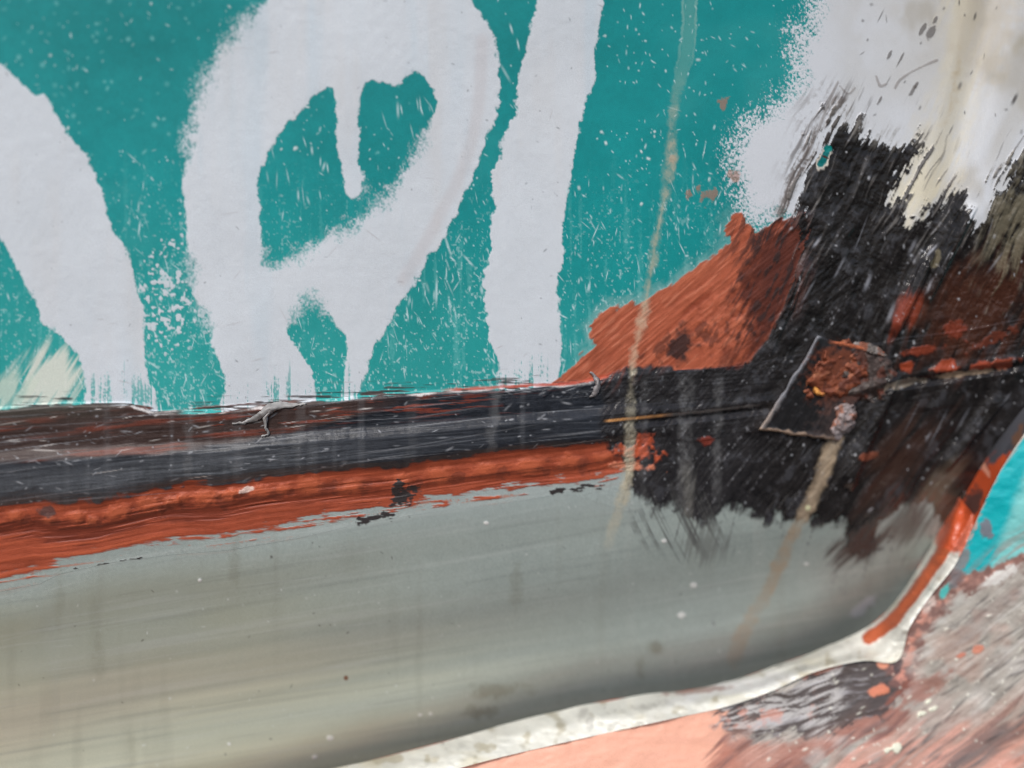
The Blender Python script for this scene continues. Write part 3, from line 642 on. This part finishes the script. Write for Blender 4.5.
ribbon("peeling_paint", [(272, 409), (266, 416), (266, 426), (268, 433), (262, 437)], [2.4, 2., 1.4, 1.0, .4], [2, 1.8, 1.2, .8, .3], (140, 138, 136), strip)
ribbon("peeling_paint", [(590, 372), (597, 380), (596, 392), (590, 398)], [.6, 2.0, 2.6, .8], [.6, 1.6, 2, .8], (120, 116, 116), strip)

# ================================================================== THE CORNER FRAME
A = smooth([(1100, 250), (1060, 300), (1016, 372), (985, 430), (965, 470), (950, 500), (930, 545), (905, 590), (885, 613), (860, 632), (820, 650), (780, 664), (735, 680), (690, 690), (640, 696), (600, 702), (540, 716), (450, 740), (340, 768), (200, 800), (0, 850), (-300, 930), (-620, 1010)], False, 24)
Bp = smooth([(1180, 250), (1112, 330), (1044, 408), (1008, 458), (988, 495), (972, 530), (955, 565), (930, 597), (910, 627), (897, 661), (862, 661), (815, 672), (770, 692), (725, 707), (680, 717), (630, 728), (580, 739), (490, 760), (400, 785), (260, 822), (60, 872), (-240, 950), (-560, 1030)], False, 24)
Cp = smooth([(1640, 60), (1660, 150), (1680, 270), (1690, 380), (1690, 480), (1680, 580), (1640, 720), (1560, 860), (1440, 980), (1300, 1060), (1180, 1100), (1080, 1120), (990, 1130), (900, 1135), (830, 1140), (760, 1145), (690, 1150), (570, 1160), (450, 1170), (290, 1180), (90, 1190), (-210, 1200), (-560, 1220)], False, 24)
fr = Canvas(axis(-640, 1720, 300, 1040, 1.2), axis(40, 1240, 300, 790, 1.2), C(162, 156, 147))
U, V = fr.U, fr.V
g_md = fbm(U/30, V/30, 202, 3); g_fi = fbm(U/7, V/7, 203, 3)
fu = U+6*fbm(U/70, V/70, 251, 2); fv = V+6*fbm(U/70, V/70, 252, 2)
sa, sb = along(fu, fv, 38); s1 = fbm(sb/2.4, sa/34, 204, 3); s2 = fbm(sb/8, sa/60, 205, 3); s3 = fbm(sb/24, sa/90, 206, 3); s4 = fbm(sb/2.0, sa/9, 254, 3)
fr.r[:] = .42
fr.h += .11*s1+.08*s2
fr.mul(1+.16*s1+.12*s2)
fr.mul(1+.12*s4+.06*g_fi); fr.h += .08*s4
fr.paint(ss(.34, .8, -s1*.6-.4*s2-.35*s4+.05)*.7, C(92, 88, 86))
fr.paint(ss(.2, .75, s1*.5-.3*s2+.4*s4)*.5, C(196, 194, 184)); fr.paint(ss(.1, .7, g_md+.5*s3)*.35, C(178, 136, 120)); fr.paint(ss(.25, .85, s1)*.5, C(186, 184, 180)); fr.paint(ss(.3, .8, s3+.4*s2)*.45, C(128, 112, 106))
fr.paint(ss(.25, .8, s3*-1+.3*s1)*.5, C(172, 172, 166))
# salmon and brown primer along the bottom
SAL = C(216, 160, 136)
ln = V-np.interp(U, [-700, 380, 720, 760, 800, 835, 874, 929, 976, 1015, 1100, 1700], [700, 700, 690, 752, 782, 768, 742, 736, 730, 716, 690, 560])
m = ss(-9, 9, ln+11*s1+10*s2)
fr.paint(m*ss(690, 780, U)*.8, C(178, 132, 116)); fr.paint(m*ss(690, 780, U)*ss(-.1, .6, s2+.5*g_md)*.7, C(208, 152, 136)); fr.paint(m*ss(690, 780, U)*ss(.1, .6, s1-.2*s2)*.5, C(150, 144, 138))
fr.paint(ss(0, .6, fr.blob(985, 745, 60, 22, -.55)+.6*s1+.4*s2)*.75, C(96, 88, 86)); fr.paint(ss(0, .5, fr.blob(1000, 765, 60, 14, -.6)+.5*s2)*.6, C(216, 150, 132))
sal = [(-700, 700), (380, 700), (600, 715), (690, 700), (727, 700), (733, 722), (726, 742), (742, 760), (738, 800), (700, 1300), (-700, 1300)]
ms = ss(-3, 3, fr.sdf(sal)+3*g_fi+4*s1)
fr.paint(ms, SAL, r=.4, h=.1); fr.mul(1+ms*(.03*g_md+.03*s2))
fr.h *= 1-ms
fr.paint(ms*ss(760, 800, V+.25*(U-700))*.0, SAL)
fr.paint(ms*ss(.2, .8, fbm((U+V*.2)/90, V/9, 209, 3))*.25, C(228, 160, 140))
fr.paint(ms*ss(-.1, .6, fr.blob(734, 728, 26, 20)+.9*g_fi-.2)*.75, C(140, 124, 122))
mb_ = ss(-4, 4, fr.sdf([(724, 740), (790, 742), (850, 718), (890, 706), (905, 720), (840, 750), (770, 790), (700, 800)])+6*s1+4*s2)
fr.paint(mb_*.8, C(150, 92, 76)); fr.paint(mb_*ss(.0, .6, s1+.3*s2)*.6, C(110, 84, 80))
# dark worn patch by the corner with white scuffs
dk = [(722, 712), (770, 690), (820, 670), (870, 655), (897, 658), (906, 684), (890, 708), (850, 726), (800, 738), (745, 742), (726, 730)]
md = ss(-3, 3, fr.sdf(dk)+5*g_fi+6*s1+9*g_md)
da, db_ = along(U, V, 14); e1 = fbm(db_/2.2+2.5*fbm(U/40, V/30, 210, 2), da/22, 211, 3)
fr.paint(md*.95, C(70, 61, 59), r=.38, h=.15); fr.h *= 1-md; fr.h += md*.12*e1
fr.mul(1+md*.2*e1)
sc_ = md*ss(-.1, .5, fr.blob(780, 708, 80, 34, -.3)+.5*g_md+.3*s1)
fr.paint(sc_*ss(.0, .35, e1+.2)*.8, C(186, 183, 180)); fr.paint(md*ss(.1, .6, fr.blob(760, 720, 60, 26, -.3)+.6*g_md)*ss(.1, .5, g_fi+.4*s1)*.7, C(190, 136, 120))
fr.paint(md*ss(900, 850, U)*ss(.35, .8, e1)*.5, C(168, 166, 170))
fr.paint(md*ss(0, .5, fr.blob(800, 676, 80, 6, -.36)+.5*g_fi)*.7, C(200, 130, 106))
for (u, v, a, b, an, cc) in ((879, 690, 11, 7, -.4, (212, 130, 100)), (881, 661, 12, 6, .9, (222, 146, 118)), (907, 655, 6, 9, .2, (224, 150, 124)), (978, 649, 8, 4, -.3, (196, 124, 100)), (962, 655, 7, 3, -.4, (186, 112, 90))):
    fr.paint(ss(0, .35, fr.blob(u, v, a, b, an)+.4*g_fi)*.9, C(*cc), h=.25)
# pinkish brown worn strip on the arris of the corner
q, run = fr.line([(903, 672), (906, 645), (915, 625), (930, 602), (948, 582), (985, 570), (1030, 540)])
mp = ss(21, 8, q+8*g_fi+5*s1+4*g_md)
fr.paint(mp*.85, C(140, 98, 88), h=.1); fr.paint(mp*ss(.0, .5, g_fi+.4*g_md)*.8, C(200, 140, 122), h=.2); fr.paint(mp*ss(.1, .6, -g_fi+.2)*.4, C(82, 64, 62))
fr.paint(ss(0, .5, fr.blob(930, 603, 7, 12, .5)+.4*g_fi)*.8, C(226, 196, 186)); fr.paint(ss(0, .4, fr.blob(898, 664, 5, 13, .2)+.4*g_fi)*.9, C(70, 62, 64))
fr.paint(ss(0, .6, fr.blob(922, 690, 36, 16, -.4)+.5*s1+.3*g_fi)*.7, C(140, 82, 66))
sm1 = fbm(U/46, V/30, 261, 3); sm2 = fbm(sb/14, sa/70, 262, 3)
lowz = ss(-60, 30, ln+18*sm1)*ss(715, 790, U+.5*(V-740)+20*sm1)
fr.paint(lowz*ss(.05, .6, sm2+.4*sm1)*.5, C(190, 148, 132)); fr.paint(lowz*ss(.1, .6, -sm2+.4*sm1)*.45, C(92, 80, 76)); fr.paint(ss(760, 800, U)*ss(.2, .7, sm1-.3*sm2)*.35, C(200, 196, 190))
# turquoise
tq = [(1180, 190), (1100, 320), (1034, 424), (1006, 464), (984, 504), (974, 532), (957, 562), (962, 572), (985, 570), (1000, 562), (1016, 556), (1040, 540), (1120, 500), (1400, 300), (1500, 190)]
mt = ss(-1.6, 1.6, fr.sdf(tq)+3.5*g_fi*ss(480, 520, V)+2*s1)
TQ = C(10, 162, 168)
fr.paint(mt, TQ, r=.35, h=.15); fr.h *= 1-mt*.8
ta, tb = along(U, V, 56)
fr.paint(mt*ss(26, 46, (V-np.interp(U, [960, 1040], [560, 440]))*.6+(U-985)*.7+4*g_fi)*.65, C(140, 200, 194))
fr.paint(mt*ss(6, 0, np.abs(tb-along(1012., 478., 56)[1])+2*g_fi)*.3, C(10, 150, 160))
for (u, v, a, b, an, cc) in ((987, 530, 7, 12, -.1, (112, 108, 116)), (968, 530, 6, 14, .4, (16, 160, 164)), (945, 590, 5, 12, .6, (70, 176, 172)), (955, 578, 9, 12, .5, (112, 108, 110)), (1000, 576, 22, 6, -.5, (226, 218, 210)), (962, 560, 8, 12, .5, (120, 122, 124))):
    fr.paint(ss(0, .3, fr.blob(u, v, a, b, an)+.45*g_fi)*.92, C(*cc), h=.1)
fr.paint(ss(30, 6, q+10*s1)*ss(930, 1000, U)*ss(-.2, .5, s1+.3*s2)*.6, C(150, 108, 98))
fr.specks(160, ss(740, 800, U)*ss(560, 600, V)*np.ones_like(U), (.9, 3.0), (.7, 1.6), D2R(-38), .4, C(222, 214, 200), (.3, .9), .35, seed=25, box=(740, 1044, 560, 788))
fr.specks(60, ss(740, 800, U)*np.ones_like(U), (5, 18), (.8, 2), D2R(-38), .15, C(78, 74, 74), (.3, .8), .2, seed=26, box=(760, 1044, 570, 788))
for (u, v, a, b) in ((897, 747, 7, 5), (888, 750, 5, 3), (934, 708, 6, 3), (928, 702, 5, 3), (922, 714, 5, 3)):
    fr.paint(ss(0, .4, fr.blob(u, v, a, b, -.5)+.5*g_fi), C(228, 216, 196), h=.7)
# inner lip colours: black above, bare red primer lower
lip = Canvas(fr.u, fr.v, C(72, 73, 78))
lip.mul(1+.25*fbm(ta/40, tb/4, 212, 3)); lip.h += .2*fbm(ta/30, tb/4, 213, 3)
lip.paint(ss(0, .7, fr.blob(1012, 386, 30, 12, -.9)+.3*g_fi)*.6, C(128, 130, 134)); lip.paint(ss(0, .5, fr.blob(1001, 416, 3.2)), C(200, 200, 200), h=.3)  # gloss highlight painted on the upper lip, then a pale dot
mo = ss(-4, 4, V-np.interp(U, [900, 960, 990, 1100], [500, 482, 462, 420])+8*g_fi+4*s1)
lip.paint(mo, C(186, 78, 42), r=.42, h=.2); lip.mul(1+mo*.1*g_md)
lip.paint(mo*ss(0, .4, fr.blob(974, 500, 12, 18, .5)+.4*g_fi)*.9, C(62, 54, 52)); lip.paint(ss(0, .4, fr.blob(986, 470, 4, 10, -.5)+.4*g_fi)*.9, C(222, 150, 124))
lip.paint(ss(0, .4, fr.blob(978, 462, 5, 5)+.4*g_fi), C(200, 160, 140), h=.4); lip.paint(ss(0, .5, fr.blob(1018, 436, 6, 14, .4)+.4*g_fi)*.6, C(120, 80, 50))

frame = thing("corner_frame", "raised rounded corner of a steel frame in scuffed grey, turquoise and salmon primer", "metal frame", tuple(unproject(np.array(1000.), np.array(900.), .0)))
m_frame = paint_material("scuffed_frame_paint", .5, .0, .16)
m_lip = paint_material("lip_primer", .5, .0, .16)
def loft(name, R0, R1, d0, d1, n, bulge, canv, mat, parent, s_pow=1.0, wav=0.0, i0=0, i1=None, close=0, dens=2, seed=0, relh=.001, ramp=0, wob=0.0, fold=0.0):
    a = R0[i0:i1]; b = R1[i0:i1]
    k = np.linspace(0, len(a)-1, len(a)*dens); ax = np.stack([np.interp(k, np.arange(len(a)), a[:, j]) for j in (0, 1)], -1); bx = np.stack([np.interp(k, np.arange(len(b)), b[:, j]) for j in (0, 1)], -1)
    if wob: ax = ax+wob*np.stack([fbm(k/40., k*0, 310, 3), fbm(k/40., k*0, 311, 3)], -1)
    t = np.linspace(0, 1, n)**s_pow
    uu = ax[None, :, 0]+(bx-ax)[None, :, 0]*t[:, None]; vv = ax[None, :, 1]+(bx-ax)[None, :, 1]*t[:, None]
    col, h, r = canv.sample(uu, vv)
    d_ = d0+(d1-d0)*t[:, None]+bulge*np.sin(math.pi*np.clip(t, 0, 1))[:, None]+relh*h+wav*fbm(uu/46, vv/30, 300+seed, 4)
    if fold:
        ph = fbm(k/70., k*0, 312, 3)[None]*2.5
        d_ = d_+fold*np.sin(t[:, None]*7.5+ph+k[None]/90.)*np.sin(math.pi*t)[:, None]*ss(.1, .7, .4+fbm(k/120., k*0, 313, 2))[None]
    if ramp: d_ = d_-.0075*ss(ramp, 0, k)[None]
    pos = unproject(uu, vv, d_)
    if close:
        ex = [pos[-1].copy()]; back = pos[-1].copy(); back[:, 1] = .01; ex.append(back)
        pos = np.concatenate([pos, np.array(ex)], 0); col = np.concatenate([col, col[-1:], col[-1:]], 0); r = np.concatenate([r, r[-1:], r[-1:]], 0)
    return sheet(name, pos, col, r, mat, parent)
tsp = 1.9
loft("inner_lip", A, Bp, -.014, .0222, 60, .000, lip, m_lip, frame, i0=0, i1=None, dens=3)
loft("front_face", Bp, Cp, .0235, .115, 420, .012, fr, m_frame, frame, s_pow=tsp, close=1, dens=3, wav=.0008)

# ------------------------------------------------------------------ white sealing strip bedded in the frame
U, V = fr.U, fr.V
se = Canvas(fr.u, fr.v, C(214, 213, 203))
w1_ = fbm(U/20, V/14, 221, 3)
se.mul(1+.05*w1_+.05*g_fi); se.r[:] = .36; se.h += .12*w1_
se.paint(ss(.45, .9, fbm(U/12, V/9, 224, 3))*.25, C(150, 148, 138)); se.specks(90, np.ones_like(U), (.8, 3), (.6, 1.4), 0, 3, C(110, 104, 92), (.3, .8), 0, seed=31, box=(300, 960, 540, 788))
se.paint(ss(.1, .8, fbm(U/40, V/20, 222, 3)+ss(640, 420, U)*.5-.2)*.5, C(196, 188, 160)); se.paint(ss(.3, .8, fbm(U/16, V/12, 223, 3)+ss(700, 500, U)*.2-.1)*.55, C(150, 138, 104)); se.paint(ss(.15, .8, fbm(U/60, V/26, 226, 4))*.35, C(168, 164, 150)); se.paint(ss(.4, .9, fbm(U/26, V/20, 227, 4))*.22, C(140, 134, 118))
for (u, v, a, b, an) in ((582, 715, 7, 14, .3), (590, 722, 5, 10, .2), (650, 706, 30, 6, -.2), (800, 668, 8, 4, -.2), (780, 665, 5, 4, 0)):
    se.paint(ss(0, .7, fr.blob(u, v, a, b, an)+.5*g_fi)*.4, C(130, 126, 118))
se.paint(ss(0, .6, fr.blob(735, 688, 70, 10, -.22)+.4*w1_)*.6, C(224, 226, 224)); se.paint(ss(0, .5, fr.blob(702, 690, 45, 4, -.1)+.4*g_fi)*.6, C(128, 70, 50))
q, run = se.line([(985, 470), (966, 508), (952, 535), (940, 556), (922, 582), (903, 608), (888, 625), (868, 638)])
mdp = ss(7.5, 5.5, q+1.0*g_fi-2.0*ss(.55, .0, run)*1.5)
se.paint(mdp, C(176, 88, 54), r=.35, h=.8)
se.paint(ss(2, -2, V-550+5*g_fi-(U-948)*.6)*ss(930, 940, U)*.9*(q < 60), C(186, 78, 42), h=.1)
se.paint(ss(0, .4, fr.blob(912, 562, 10, 4, -1.)+.5*g_fi)*.8, C(150, 70, 50)); se.paint(ss(0, .5, fr.blob(930, 590, 10, 4, -1.0)+.3*g_fi)*.25, C(150, 170, 160))
m_seal = paint_material("grimy_white_sealant", .5, .1, .06)
i0 = 24*5-8
seal = loft("sealing_strip", A, Bp, -.008, .0262, 70, .0050, se, m_seal, None, wav=.0034, i0=i0, dens=6, seed=3, ramp=34, wob=3.5, fold=.0022)
seal["label"] = "dirty white sealing strip between grey sheet and raised frame, with one red paint run"; seal["category"] = "seal"
